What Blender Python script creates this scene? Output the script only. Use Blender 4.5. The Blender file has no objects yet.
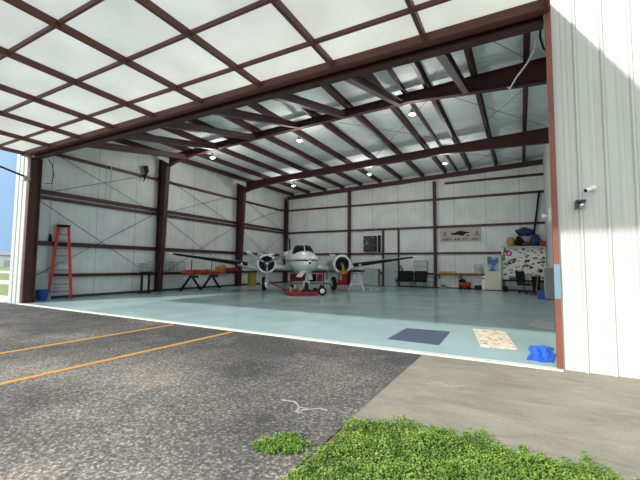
import bpy, bmesh, math, random
from mathutils import Vector, Matrix, Euler
S = bpy.context.scene
COL = S.collection
random.seed(7)
PI = math.pi

# ------------------------------------------------------------------ helpers
def lin(c):
    return tuple(((v / 255) / 12.92 if v <= 10 else (((v / 255) + .055) / 1.055) ** 2.4) for v in c)

MATS = {}
def mat(name, rgb, rough=.6, metal=0, spec=.5, noise=0, nscale=6, bump=0, bscale=40, emit=0):
    m = bpy.data.materials.new(name); m.use_nodes = True
    nt = m.node_tree; b = nt.nodes['Principled BSDF']
    c = lin(rgb) + (1,)
    b.inputs['Base Color'].default_value = c
    b.inputs['Roughness'].default_value = rough
    b.inputs['Metallic'].default_value = metal
    b.inputs['Specular IOR Level'].default_value = spec
    tc = nt.nodes.new('ShaderNodeTexCoord')
    if noise:
        n = nt.nodes.new('ShaderNodeTexNoise'); n.inputs['Scale'].default_value = nscale
        n.inputs['Detail'].default_value = 5
        nt.links.new(tc.outputs['Object'], n.inputs['Vector'])
        r = nt.nodes.new('ShaderNodeValToRGB')
        r.color_ramp.elements[0].position = .3; r.color_ramp.elements[1].position = .7
        r.color_ramp.elements[0].color = tuple(v * (1 - noise) for v in c[:3]) + (1,)
        r.color_ramp.elements[1].color = tuple(min(1, v * (1 + noise)) for v in c[:3]) + (1,)
        nt.links.new(n.outputs['Fac'], r.inputs['Fac'])
        nt.links.new(r.outputs['Color'], b.inputs['Base Color'])
    if bump:
        n2 = nt.nodes.new('ShaderNodeTexNoise'); n2.inputs['Scale'].default_value = bscale
        nt.links.new(tc.outputs['Object'], n2.inputs['Vector'])
        bp = nt.nodes.new('ShaderNodeBump'); bp.inputs['Strength'].default_value = bump
        bp.inputs['Distance'].default_value = .02
        nt.links.new(n2.outputs['Fac'], bp.inputs['Height'])
        nt.links.new(bp.outputs['Normal'], b.inputs['Normal'])
    if emit:
        b.inputs['Emission Color'].default_value = c
        b.inputs['Emission Strength'].default_value = emit
    MATS[name] = m
    return m

class MB:
    def __init__(s): s.bm = bmesh.new()
    def hexa(s, v, smooth=False):
        vs = [s.bm.verts.new(p) for p in v]
        for f in ((0,3,2,1),(4,5,6,7),(0,1,5,4),(1,2,6,5),(2,3,7,6),(3,0,4,7)):
            s.bm.faces.new([vs[i] for i in f])
        return s
    def box(s, x0, y0, z0, x1, y1, z1):
        return s.hexa([(x0,y0,z0),(x1,y0,z0),(x1,y1,z0),(x0,y1,z0),(x0,y0,z1),(x1,y0,z1),(x1,y1,z1),(x0,y1,z1)])
    def cbox(s, c, d, e=(0,0,0)):
        R = Euler(e).to_matrix(); c = Vector(c); h = [v / 2 for v in d]
        return s.hexa([c + R @ Vector((sx*h[0], sy*h[1], sz*h[2])) for sz in (-1,1) for sx, sy in ((-1,-1),(1,-1),(1,1),(-1,1))])
    def bar(s, p, q, w, h, up=(0,0,1)):
        p = Vector(p); q = Vector(q); d = (q - p).normalized()
        a = d.cross(Vector(up))
        if a.length < 1e-4: a = d.cross(Vector((1,0,0)))
        a.normalize(); b = a.cross(d).normalized()
        a *= w / 2; b *= h / 2
        return s.hexa([p-a-b, p+a-b, p+a+b, p-a+b, q-a-b, q+a-b, q+a+b, q-a+b])
    def loft(s, rings, close=True, caps=True, smooth=True):
        R = [[s.bm.verts.new(p) for p in r] for r in rings]
        n = len(R[0])
        for i in range(len(R) - 1):
            for j in range(n if close else n - 1):
                k = (j + 1) % n
                try:
                    f = s.bm.faces.new((R[i][j], R[i][k], R[i+1][k], R[i+1][j])); f.smooth = smooth
                except ValueError: pass
        if caps and close:
            s.bm.faces.new(R[0][::-1]); s.bm.faces.new(R[-1])
        return s
    def tube(s, pts, r, n=8):
        pts = [Vector(p) for p in pts]; rings = []
        rr = r if isinstance(r, (list, tuple)) else [r] * len(pts)
        prev = None
        for i, p in enumerate(pts):
            d = (pts[min(i+1, len(pts)-1)] - pts[max(i-1, 0)]).normalized()
            if prev is None:
                a = d.cross(Vector((0,0,1)))
                if a.length < 1e-3: a = d.cross(Vector((1,0,0)))
            else:
                a = prev - d * prev.dot(d)
            a.normalize(); prev = a.copy(); b = d.cross(a)
            rings.append([p + (a*math.cos(t) + b*math.sin(t)) * rr[i] for t in [2*PI*k/n for k in range(n)]])
        return s.loft(rings)
    def lathe(s, prof, o=(0,0,0), axis='Z', n=24, caps=False):
        o = Vector(o); rings = []
        for r, h in prof:
            ring = []
            for k in range(n):
                t = 2*PI*k/n; x, y = r*math.cos(t), r*math.sin(t)
                ring.append(o + (Vector((x,y,h)) if axis == 'Z' else Vector((x,h,y)) if axis == 'Y' else Vector((h,x,y))))
            rings.append(ring)
        return s.loft(rings, caps=caps)
    def ball(s, c, r, sc=(1,1,1), n=14):
        prof = [(max(1e-3, math.sin(PI*i/8)), -math.cos(PI*i/8)) for i in range(9)]
        c = Vector(c)
        return s.loft([[c + Vector((q*math.cos(2*PI*k/n)*sc[0], q*math.sin(2*PI*k/n)*sc[1], h*sc[2]))*r for k in range(n)] for q, h in prof])
    def poly(s, pts, thick):
        a = [s.bm.verts.new(p) for p in pts]; t = Vector(thick)
        b = [s.bm.verts.new(Vector(p) + t) for p in pts]
        s.bm.faces.new(a[::-1]); s.bm.faces.new(b)
        for i in range(len(a)):
            j = (i+1) % len(a); s.bm.faces.new((a[i], a[j], b[j], b[i]))
        return s
    def ibeam(s, st, wdir, fw, tf=.02, tw=.015):
        """st: list of (outer point, inner point); wdir: flange width direction"""
        w = Vector(wdir).normalized()
        for (o0, i0), (o1, i1) in zip(st, st[1:]):
            o0, i0, o1, i1 = map(Vector, (o0, i0, o1, i1)); t = w * tw / 2
            s.hexa([o0-t, o0+t, o1+t, o1-t, i0-t, i0+t, i1+t, i1-t])
            for a, b, c, d in ((o0, o1, i0, i1), (i0, i1, o0, o1)):
                k = w * fw / 2; u0 = (c-a).normalized()*tf; u1 = (d-b).normalized()*tf
                s.hexa([a-k, a+k, b+k, b-k, a-k+u0, a+k+u0, b+k+u1, b-k+u1])
        return s
    def build(s, name, m, parent=None, bevel=0):
        bmesh.ops.recalc_face_normals(s.bm, faces=s.bm.faces)
        me = bpy.data.meshes.new(name); s.bm.to_mesh(me); s.bm.free()
        o = bpy.data.objects.new(name, me); COL.objects.link(o)
        me.materials.append(MATS[m] if isinstance(m, str) else m)
        if parent: o.parent = parent
        if bevel:
            b = o.modifiers.new('bevel', 'BEVEL'); b.width = bevel; b.segments = 2; b.limit_method = 'ANGLE'
        return o

def tag(o, label, cat, group=None):
    o['label'] = label; o['category'] = cat
    if group: o['group'] = group
    return o
def thing(name, label, cat, loc=(0,0,0), rz=0, group=None):
    o = bpy.data.objects.new(name, None); COL.objects.link(o)
    o.location = loc; o.rotation_euler = (0,0,rz); o.empty_display_size = .2
    return tag(o, label, cat, group)
def struct(o):
    o['kind'] = 'structure'; return o
ORD = ['first','second','third','fourth','fifth','sixth','seventh','eighth','ninth','tenth','eleventh','twelfth','thirteenth','fourteenth']

# ------------------------------------------------------------------ materials
mat('brown_steel', (66,32,27), .5, noise=.15, nscale=2)
mat('door_brown', (96,52,44), .5, noise=.12, nscale=2)
mat('jamb_brown', (74,40,33), .5, noise=.12, nscale=3)
mat('jamb_sunlit_brown', (118,62,44), .5, noise=.12, nscale=3)  # right jamb: same brown steel as the left, sunlight put into its colour
mat('white_trim', (226,226,220), .6)
mat('sill_concrete', (205,205,196), .9, noise=.12, nscale=8)
mat('lawn', (126,136,84), .95, noise=.25, nscale=2)
mat('taxiway', (205,198,184), .9, noise=.1, nscale=1)
mat('soil', (120,104,80), .95, noise=.35, nscale=12)
mat('yellow_paint', (196,146,68), .8, noise=.18, nscale=25)
mat('pale_scuff', (158,156,152), .9, noise=.2, nscale=40)
mat('black', (11,11,12), .6, spec=.25)
mat('black_rubber', (10,10,11), .75, spec=.25)
mat('dark_grey', (58,60,63), .6)
mat('grey', (140,143,144), .5)
mat('light_grey', (188,192,192), .5)
mat('steel_rod', (90,82,78), .5, metal=.4)
mat('chrome', (190,192,195), .25, metal=.9)
mat('white', (232,232,228), .5)
mat('white_gloss', (238,239,238), .25)
mat('red', (165,28,26), .45)
mat('ladder_red', (205,52,38), .45)
mat('dark_red', (130,26,28), .45)
mat('orange', (214,78,36), .5, noise=.1)
mat('mustard', (158,124,42), .7, noise=.2, nscale=8)
mat('yellow', (214,178,52), .55)
mat('blue_plastic', (38,84,170), .45)
mat('blue_tarp', (40,98,215), .4, noise=.12, nscale=5)
mat('navy_bag', (20,40,88), .7, noise=.25, nscale=6)
mat('teal_bag', (20,62,104), .65, noise=.2, nscale=6)
mat('tan_wicker', (172,138,92), .8, noise=.35, nscale=40)
mat('wood', (186,138,72), .6, noise=.2, nscale=9)
mat('brown_cloth', (104,66,44), .85, noise=.3, nscale=10)
mat('cream', (214,210,192), .5)
mat('banner', (186,176,164), .75, noise=.06, nscale=5)
mat('pale_blue', (98,128,142), .6)
mat('mat_blue', (68,82,104), .85, noise=.12, nscale=30)
mat('clear_sheet', (168,180,178), .35)
mat('tree', (74,92,58), .9, noise=.3, nscale=1)
mat('lamp_glow', (255,250,238), .5, emit=30)
mat('green_paper', (40,160,96), .6); mat('pink_paper', (222,60,128), .6); mat('red_paper', (208,62,52), .6)
mat('blue_paper', (70,130,190), .6); mat('dark_paper', (46,46,50), .6); mat('grey_paper', (150,152,154), .6); mat('tan_paper',(200,170,140),.6)
mat('skin_dark', (10,12,13), .4, spec=.12)
mat('engine_metal', (92,92,90), .4, metal=.6)
mat('aluminium', (176,184,187), .35, metal=.3)
mat('cowl_white', (240,241,239), .3)
mat('tyre', (20,20,21), .8)

def nodes(name, rough=.6, spec=.5):
    m = bpy.data.materials.new(name); m.use_nodes = True; MATS[name] = m
    nt = m.node_tree; b = nt.nodes['Principled BSDF']
    b.inputs['Roughness'].default_value = rough; b.inputs['Specular IOR Level'].default_value = spec
    tc = nt.nodes.new('ShaderNodeTexCoord')
    N = lambda t, **k: _n(nt, t, k)
    return m, nt, b, tc, N
def _n(nt, t, k):
    n = nt.nodes.new(t)
    for a, v in k.items():
        if a in n.inputs.keys(): n.inputs[a].default_value = v
        else: setattr(n, a, v)
    return n
def ramp(nt, fac, stops):
    r = nt.nodes.new('ShaderNodeValToRGB'); e = r.color_ramp.elements
    while len(e) < len(stops): e.new(.5)
    for i, (p, c) in enumerate(stops):
        e[i].position = p; e[i].color = lin(c) + (1,)
    nt.links.new(fac, r.inputs['Fac']); return r.outputs['Color']
def mix(nt, fac, a, b, mode='MIX'):
    n = nt.nodes.new('ShaderNodeMix'); n.data_type = 'RGBA'; n.blend_type = mode
    if isinstance(fac, float): n.inputs[0].default_value = fac
    else: nt.links.new(fac, n.inputs[0])
    nt.links.new(a, n.inputs[6])
    nt.links.new(b, n.inputs[7]); return n.outputs[2]

# asphalt: speckled aggregate over worn patches
m, nt, b, tc, N = nodes('asphalt', .9, .3)
big = N('ShaderNodeTexNoise', Scale=.55, Detail=6, Roughness=.62); nt.links.new(tc.outputs['Object'], big.inputs['Vector'])
mp = N('ShaderNodeMapping'); nt.links.new(tc.outputs['Object'], mp.inputs['Vector'])
fine = N('ShaderNodeTexNoise', Scale=34, Detail=3, Roughness=.7); nt.links.new(tc.outputs['Object'], fine.inputs['Vector'])
vo = N('ShaderNodeTexVoronoi', Scale=60); nt.links.new(tc.outputs['Object'], vo.inputs['Vector'])
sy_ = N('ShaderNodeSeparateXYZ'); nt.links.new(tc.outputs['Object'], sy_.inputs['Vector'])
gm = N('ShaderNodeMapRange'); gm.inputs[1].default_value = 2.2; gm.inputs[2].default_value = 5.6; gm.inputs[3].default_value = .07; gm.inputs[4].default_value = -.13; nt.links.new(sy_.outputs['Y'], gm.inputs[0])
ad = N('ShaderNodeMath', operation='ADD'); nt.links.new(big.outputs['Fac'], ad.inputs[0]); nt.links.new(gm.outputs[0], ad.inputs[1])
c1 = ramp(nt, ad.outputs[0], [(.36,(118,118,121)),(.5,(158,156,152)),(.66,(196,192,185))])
c2 = ramp(nt, fine.outputs['Fac'], [(.35,(70,70,72)),(.52,(128,126,124)),(.7,(228,224,216))])
c3 = mix(nt, .85, c1, c2, 'OVERLAY')
c4 = ramp(nt, vo.outputs['Distance'], [(.0,(255,255,255)),(.35,(200,200,200)),(.6,(120,120,122))])
nt.links.new(mix(nt, .5, c3, c4, 'MULTIPLY'), b.inputs['Base Color'])
bp = N('ShaderNodeBump', Strength=.5, Distance=.008); nt.links.new(fine.outputs['Fac'], bp.inputs['Height']); nt.links.new(bp.outputs['Normal'], b.inputs['Normal'])

# broom-finished concrete with streaks
m, nt, b, tc, N = nodes('concrete', .9, .3)
mp = N('ShaderNodeMapping'); mp.inputs['Scale'].default_value = (.9, 2.3, 1); mp.inputs['Rotation'].default_value = (0,0,-.12)
nt.links.new(tc.outputs['Object'], mp.inputs['Vector'])
big = N('ShaderNodeTexNoise', Scale=1.3, Detail=9, Roughness=.72, Distortion=.5); nt.links.new(mp.outputs['Vector'], big.inputs['Vector'])
fine = N('ShaderNodeTexNoise', Scale=70, Detail=2); nt.links.new(tc.outputs['Object'], fine.inputs['Vector'])
c1 = ramp(nt, big.outputs['Fac'], [(.3,(130,125,112)),(.5,(150,144,129)),(.68,(167,161,146))])
c2 = ramp(nt, fine.outputs['Fac'], [(.3,(170,170,170)),(.7,(255,255,255))])
nt.links.new(mix(nt, .5, c1, c2, 'MULTIPLY'), b.inputs['Base Color'])

# painted hangar floor, glossy grey-blue
m, nt, b, tc, N = nodes('floor_paint', .22, .28)
big = N('ShaderNodeTexNoise', Scale=.7, Detail=5); nt.links.new(tc.outputs['Object'], big.inputs['Vector'])
nt.links.new(ramp(nt, big.outputs['Fac'], [(.3,(160,188,190)),(.7,(168,196,197))]), b.inputs['Base Color'])
nt.links.new(ramp(nt, big.outputs['Fac'], [(.3,(110,110,110)),(.7,(140,140,140))]), b.inputs['Roughness'])

# interior faces: white liner with faint seams along x or y
def liner(name, axis, c0, c1, seam):
    m, nt, b, tc, N = nodes(name, .55, .35)
    sp = N('ShaderNodeSeparateXYZ'); nt.links.new(tc.outputs['Object'], sp.inputs['Vector'])
    mu = N('ShaderNodeMath', operation='MULTIPLY'); mu.inputs[1].default_value = 1/.305; nt.links.new(sp.outputs[axis], mu.inputs[0])
    fr = N('ShaderNodeMath', operation='FRACT'); nt.links.new(mu.outputs[0], fr.inputs[0])
    mu2 = N('ShaderNodeMath', operation='MULTIPLY'); mu2.inputs[1].default_value = 1/1.83; nt.links.new(sp.outputs[axis], mu2.inputs[0])
    fr2 = N('ShaderNodeMath', operation='FRACT'); nt.links.new(mu2.outputs[0], fr2.inputs[0])
    no = N('ShaderNodeTexNoise', Scale=1.3, Detail=5); nt.links.new(tc.outputs['Object'], no.inputs['Vector'])
    base = ramp(nt, no.outputs['Fac'], [(.3,c0),(.7,c1)])
    rib = ramp(nt, fr.outputs[0], [(.0,(236,236,236)),(.06,(255,255,255)),(.94,(255,255,255)),(1,(236,236,236))])
    sm = ramp(nt, fr2.outputs[0], [(0,seam),(.025,(255,255,255)),(.99,(255,255,255)),(1,seam)])
    nt.links.new(mix(nt, 1.0, mix(nt, 1.0, base, rib, 'MULTIPLY'), sm, 'MULTIPLY'), b.inputs['Base Color'])
    bp = N('ShaderNodeBump', Strength=.25, Distance=.02); nt.links.new(no.outputs['Fac'], bp.inputs['Height']); nt.links.new(bp.outputs['Normal'], b.inputs['Normal'])
liner('liner_y', 'Y', (208,212,211), (228,231,229), (212,214,214))
liner('liner_x', 'X', (208,212,211), (228,231,229), (212,214,214))

# roof insulation: white vinyl with wrinkles across the purlins
m, nt, b, tc, N = nodes('roof_vinyl', .6, .3)
mp = N('ShaderNodeMapping'); mp.inputs['Scale'].default_value = (.7, 2.6, 1); nt.links.new(tc.outputs['Object'], mp.inputs['Vector'])
no = N('ShaderNodeTexNoise', Scale=1.6, Detail=6, Roughness=.6, Distortion=.6); nt.links.new(mp.outputs['Vector'], no.inputs['Vector'])
nt.links.new(ramp(nt, no.outputs['Fac'], [(.3,(222,229,228)),(.7,(240,243,241))]), b.inputs['Base Color'])
bp = N('ShaderNodeBump', Strength=.9, Distance=.12); nt.links.new(no.outputs['Fac'], bp.inputs['Height']); nt.links.new(bp.outputs['Normal'], b.inputs['Normal'])

# white ribbed siding outside
m, nt, b, tc, N = nodes('siding', .5, .4)
mp = N('ShaderNodeMapping'); mp.inputs['Scale'].default_value = (4, 4, .35); nt.links.new(tc.outputs['Object'], mp.inputs['Vector'])
no = N('ShaderNodeTexNoise', Scale=1.5, Detail=4); nt.links.new(mp.outputs['Vector'], no.inputs['Vector'])
nt.links.new(ramp(nt, no.outputs['Fac'], [(.3,(178,182,176)),(.7,(188,192,185))]), b.inputs['Base Color'])

# door skin: thin white sheet that lets some daylight through
m, nt, b, tc, N = nodes('door_skin', .45, .5)
no = N('ShaderNodeTexNoise', Scale=.9, Detail=5); nt.links.new(tc.outputs['Object'], no.inputs['Vector'])
cc = ramp(nt, no.outputs['Fac'], [(.3,(226,226,222)),(.7,(238,238,235))])
nt.links.new(cc, b.inputs['Base Color'])
tr = N('ShaderNodeBsdfTranslucent'); nt.links.new(cc, tr.inputs['Color'])
mx = N('ShaderNodeMixShader', Fac=.62); nt.links.new(b.outputs[0], mx.inputs[1]); nt.links.new(tr.outputs[0], mx.inputs[2])
nt.links.new(mx.outputs[0], nt.nodes['Material Output'].inputs['Surface'])

# patterned rug
m, nt, b, tc, N = nodes('rug_pattern', .9, .2)
vo = N('ShaderNodeTexVoronoi', Scale=17); nt.links.new(tc.outputs['Object'], vo.inputs['Vector'])
sx = N('ShaderNodeSeparateColor'); nt.links.new(vo.outputs['Color'], sx.inputs[0])
nt.links.new(ramp(nt, sx.outputs[0], [(0,(226,214,194)),(.42,(232,222,204)),(.5,(196,170,142)),(.62,(222,208,188)),(.78,(150,124,108)),(.84,(228,216,198)),(1,(206,186,160))]), b.inputs['Base Color'])

# aircraft paint: pale upper body, maroon cheat line, bare metal below
m, nt, b, tc, N = nodes('aircraft_paint', .3, .5)
sp = N('ShaderNodeSeparateXYZ'); nt.links.new(tc.outputs['Object'], sp.inputs['Vector'])
mr = N('ShaderNodeMapRange'); mr.inputs[1].default_value = 1; mr.inputs[2].default_value = 2.6; nt.links.new(sp.outputs['Z'], mr.inputs[0])
r = nt.nodes.new('ShaderNodeValToRGB'); r.color_ramp.interpolation = 'CONSTANT'
e = r.color_ramp.elements
for p_, c_ in ((0,(216,224,226)),(.395,(92,30,36)),(.44,(224,228,228)),(.452,(110,48,52)),(.465,(238,241,240))):
    k = e.new(p_); k.color = lin(c_) + (1,)
e.remove(e[0]); e.remove(e[-1]) if len(e) > 5 else None
nt.links.new(mr.outputs[0], r.inputs['Fac']); nt.links.new(r.outputs['Color'], b.inputs['Base Color'])
b.inputs['Metallic'].default_value = .15

# leafy weeds
m, nt, b, tc, N = nodes('weed_leaf', .55, .4)
no = N('ShaderNodeTexNoise', Scale=9, Detail=3); nt.links.new(tc.outputs['Object'], no.inputs['Vector'])
cc = ramp(nt, no.outputs['Fac'], [(.3,(92,122,48)),(.55,(124,156,66)),(.72,(160,182,98))])
nt.links.new(cc, b.inputs['Base Color'])
tr = N('ShaderNodeBsdfTranslucent'); nt.links.new(cc, tr.inputs['Color'])
mx = N('ShaderNodeMixShader', Fac=.3); nt.links.new(b.outputs[0], mx.inputs[1]); nt.links.new(tr.outputs[0], mx.inputs[2])
nt.links.new(mx.outputs[0], nt.nodes['Material Output'].inputs['Surface'])

# framed picture (abstract) and poster
m, nt, b, tc, N = nodes('picture_print', .4, .5)
no = N('ShaderNodeTexNoise', Scale=5.5, Detail=2); nt.links.new(tc.outputs['Object'], no.inputs['Vector'])
nt.links.new(ramp(nt, no.outputs['Fac'], [(.0,(20,20,22)),(.53,(26,26,28)),(.62,(90,88,84)),(.7,(190,186,178))]), b.inputs['Base Color'])
m, nt, b, tc, N = nodes('poster_print', .4, .5)
no = N('ShaderNodeTexNoise', Scale=3.2, Detail=4); nt.links.new(tc.outputs['Object'], no.inputs['Vector'])
nt.links.new(ramp(nt, no.outputs['Fac'], [(.3,(26,66,118)),(.5,(48,106,168)),(.62,(160,186,206)),(.75,(196,190,170))]), b.inputs['Base Color'])

# ------------------------------------------------------------------ site numbers (metres)
YF, YB, XR = 6.15, 24.3, 1.25
def XL(y): return -16.05 - .03 * (y - YF)
def ZR(x): return 7.7 + .04 * x            # underside of roof = top of purlins + .2

# ------------------------------------------------------------------ ground and floor
struct(MB().box(-16.6, YF+.005, -.15, 1.3, YB+.1, 0).build('floor', 'floor_paint'))
struct(MB().box(-15.12, YF-.12, -.15, .47, YF+.005, .004).build('trim_1', 'sill_concrete'))
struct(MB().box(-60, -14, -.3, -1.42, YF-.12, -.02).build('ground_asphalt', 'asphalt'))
struct(MB().poly([(-1.42,3.05,-.3),(.3,3.3,-.3),(1.2,3.15,-.3),(12,3.1,-.3),(12,YF+.03,-.3),(.475,YF+.03,-.3),(.475,YF-.12,-.3),(-1.42,YF-.12,-.3)], (0,0,.285)).build('ground_concrete', 'concrete'))
struct(MB().box(-1.42, -14, -.3, 12, 3.4, -.03).build('ground_soil', 'soil'))
struct(MB().box(-420, -60, -.6, 60, 420, -.31).build('ground_lawn', 'lawn'))
struct(MB().box(-60, YF-.12, -.3, -16.15, YF+1.1, -.015).build('ground_walk', 'taxiway'))
struct(MB().box(-90, YF+1.1, -.3, -16.75, 60, -.04).build('ground_field', 'lawn'))
tag(MB().box(-80, 11.2, -.2, -17.6, 13.6, -.03).build('taxiway_strip', 'taxiway'), 'pale concrete strip crossing the lawn nearer to the hangar corner', 'pavement', 'pale strips across the lawn')
tag(MB().box(-90, 22.5, -.2, -17.6, 28.5, -.03).build('taxiway_strip', 'taxiway'), 'pale concrete strip crossing the lawn farther off toward the buildings', 'pavement', 'pale strips across the lawn')
tag(MB().box(-7.2, -6, -.02, -7.1, 5.9, -.015).build('parking_line', 'yellow_paint'), 'yellow painted line on asphalt, the one farther left', 'painted line', 'yellow parking lines')
tag(MB().box(-5.41, -6, -.02, -5.31, 5.95, -.015).build('parking_line', 'yellow_paint'), 'yellow painted line on asphalt, the one nearer the grass', 'painted line', 'yellow parking lines')
mb = MB()
for pts in ([(-2.25,3.27),(-2.1,3.3),(-1.98,3.2),(-1.86,3.2)], [(-1.95,3.12),(-1.86,3.2),(-1.78,3.28),(-1.7,3.26)], [(-1.98,3.2),(-1.95,3.08),(-1.88,3.1)]):
    for p, q in zip(pts, pts[1:]): mb.bar((*p,-.018), (*q,-.018), .018, .004)
tag(mb.build('paint_scuff', 'pale_scuff'), 'small white scuff mark on the asphalt before the weeds', 'paint mark')
mb = MB()
for pts in ([(-1.05,4.55),(-.9,4.72),(-.78,4.6),(-.62,4.74)],):
    for p, q in zip(pts, pts[1:]): mb.bar((*p,-.0135), (*q,-.0135), .014, .003)
tag(mb.build('paint_scuff', 'pale_scuff'), 'faint white scratch marks on the concrete apron', 'paint mark')

# ------------------------------------------------------------------ walls and roof
def siding(mb, x0, x1, z0, z1, y):
    """ribbed sheet facing -y"""
    prof = []; x = x0
    while x < x1:
        for dx, dy in ((0,0),(.105,0),(.112,-.007),(.128,-.007),(.135,0),(.17,0),(.177,-.007),(.193,-.007),(.2,0),(.245,0),(.262,-.032),(.288,-.032),(.305,0)):
            if x + dx <= x1 + 1e-6: prof.append((x+dx, y+dy))
        x += .305
    prof.append((x1, y))
    back = [(x1, y+.05), (x0, y+.05)]
    ring = prof + back
    mb.poly([(px, py, z0) for px, py in ring], (0,0,z1-z0))
mb = MB(); siding(mb, -16.07, -15.12, -.02, 7.1, YF)
siding(mb, .47, 4.6, -.02, 7.95, YF)
mb.box(-15.12, YF, 5.35, .47, YF+.06, 7.05)
mb.hexa([(-15.12,YF,7.05),(.47,YF,7.05),(.47,YF+.06,7.05),(-15.12,YF+.06,7.05),(-15.12,YF,7.08),(.47,YF,7.7),(.47,YF+.06,7.7),(-15.12,YF+.06,7.08)])
struct(mb.build('wall_front', 'siding'))
struct(MB().hexa([(XL(YF)-.06,YF+.05,-.02),(XL(YF),YF+.05,-.02),(XL(YB),YB,-.02),(XL(YB)-.06,YB,-.02),
                  (XL(YF)-.06,YF+.05,7.2),(XL(YF),YF+.05,7.2),(XL(YB),YB,7.2),(XL(YB)-.06,YB,7.2)]).build('wall_left', 'liner_y'))
struct(MB().hexa([(-16.7,YB,-.02),(XR+.1,YB,-.02),(XR+.1,YB+.06,-.02),(-16.7,YB+.06,-.02),(-16.7,YB,ZR(-16.7)+.02),(XR+.1,YB,ZR(XR)+.02),(XR+.1,YB+.06,ZR(XR)+.02),(-16.7,YB+.06,ZR(-16.7)+.02)]).build('wall_back', 'liner_x'))
struct(MB().box(XR, YF+.05, -.02, XR+.06, YB, ZR(XR)+.02).build('wall_right', 'liner_y'))
struct(MB().hexa([(-16.9,YF-.02,ZR(-16.9)),(1.5,YF-.02,ZR(1.5)),(1.5,YB+.15,ZR(1.5)),(-16.9,YB+.15,ZR(-16.9)),
                  (-16.9,YF-.02,ZR(-16.9)+.05),(1.5,YF-.02,ZR(1.5)+.05),(1.5,YB+.15,ZR(1.5)+.05),(-16.9,YB+.15,ZR(-16.9)+.05)]).build('ceiling', 'roof_vinyl'))
struct(MB().hexa([(XL(7)+.0,7,0),(XL(7)+.04,7,0),(XL(YB)+.04,YB,0),(XL(YB),YB,0),(XL(7),7,.1),(XL(7)+.04,7,.1),(XL(YB)+.04,YB,.1),(XL(YB),YB,.1)]).build('baseboard_left', 'dark_grey'))
struct(MB().box(-16.5, YB-.04, 0, XR, YB, .07).build('baseboard_back', 'dark_grey'))

# jambs of the opening
mb = MB(); mb.box(-15.12, YF-.03, 0, -14.97, YF+.02, 5.1); mb.box(-15.08, YF+.02, 0, -15.04, YF+.3, 5.1); mb.box(-15.12, YF+.3, 0, -14.95, YF+.33, 5.1)
struct(mb.build('trim_2', 'jamb_brown'))
mb = MB(); mb.box(.4, YF-.07, 0, .47, YF+.03, 5.3); mb.box(.44, YF+.03, 0, .47, YF+.28, 5.3); mb.box(.42, YF+.28, 0, .48, YF+.3, 5.3)
struct(mb.build('trim_3', 'jamb_sunlit_brown'))
tag(MB().box(.399, YF-.078, .96, .471, YF-.07, 1.44).build('wrap_patch', 'pale_blue'), 'pale blue patch wrapped on the brown jamb right of the opening', 'patch')

# ------------------------------------------------------------------ steel frame
PX = [.3 - 1.46*k for k in range(12)]
mb0 = None
for k, x in enumerate(PX):
    zt = ZR(x); mb = MB()
    mb.box(x-.008, YF+.1, zt-.21, x+.008, YB, zt-.002)
    mb.box(x-.1, YF+.1, zt-.222, x+.008, YB, zt-.21); mb.box(x-.008, YF+.1, zt-.012, x+.075, YB, zt-.002)
    tag(mb.build('roof_purlin', 'brown_steel'), f'brown steel roof purlin running front to back, {ORD[k]} counted from the right wall', 'beam', 'roof purlins')
tag(MB().box(-3.46, YF+.1, ZR(-3.4)-.2, -3.38, YB, ZR(-3.4)-.01).build('roof_strut', 'brown_steel'), 'thin extra brown strut under the roof beside the third and fourth purlins', 'beam')

def rafter(y, dz, label, x0, x1):
    pts = [(x0,6.3),(-15.1,6.42),(-13.8,6.62),(-10.15,6.8),(-7.7,6.89),(-5.7,6.96),(-3.3,7.02),(-1,6.88),(.62,6.77),(x1,6.75)]
    mb = MB(); st = []
    for x, z in pts:
        st.append(((x, y, ZR(x)-.225-(.1 if dz else 0)), (x, y, z - dz*max(0, min(1, (.6-x)/5)))))
    mb.ibeam(st, (0,1,0), .2)
    return tag(mb.build('steel_rafter', 'brown_steel'), label, 'beam', 'roof rafters')
rafter(12.2, 0, 'brown tapered steel rafter nearest the door, deep at its right end', -15.46, 1.24)
rafter(18.3, .2, 'brown tapered steel rafter in the middle of the hangar roof', -15.63, 1.24)
mb = MB(); mb.ibeam([((x, YB-.25, ZR(x)-.225), (x, YB-.25, ZR(x)-.5)) for x in (-16.3, -8, 1.2)], (0,1,0), .15)
tag(mb.build('steel_rafter', 'brown_steel'), 'brown shallow steel rafter along the top of the back wall', 'beam', 'roof rafters')

def column(y, lab, zt=6.75, d0=.34, d1=.62):
    x = XL(y) + .13
    mb = MB(); mb.ibeam([((x,y,0),(x+d0,y,0)), ((x,y,zt),(x+d1,y,zt-.3))], (0,1,0), .22, .022)
    mb.box(x-.05, y-.14, 0, x+d0+.06, y+.14, .02)
    return tag(mb.build('steel_column', 'brown_steel'), lab, 'column', 'left wall columns')
column(12.2, 'brown tapered steel column on the left wall nearest the red ladder')
column(18.3, 'brown tapered steel column on the left wall behind the left propeller')
column(YB-.25, 'dark steel column in the far left corner of the hangar', d0=.26, d1=.26)
for x, n in ((-10.9, 'brown steel post on the back wall behind the right engine'), (-4.84, 'brown steel post on the back wall between black bench and shelf')):
    mb = MB(); mb.ibeam([((x,YB-.02,0),(x,YB-.24,0)), ((x,YB-.02,6.9),(x,YB-.24,6.9))], (1,0,0), .17)
    tag(mb.build('steel_column', 'brown_steel'), n, 'column', 'back wall posts')
tag(MB().bar((1.0,24.2,5.7), (.6,24.2,2.62), .13, .1).build('leaning_beam', 'black'), 'black beam leaning in the far right corner above the blue bags', 'beam')

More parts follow.
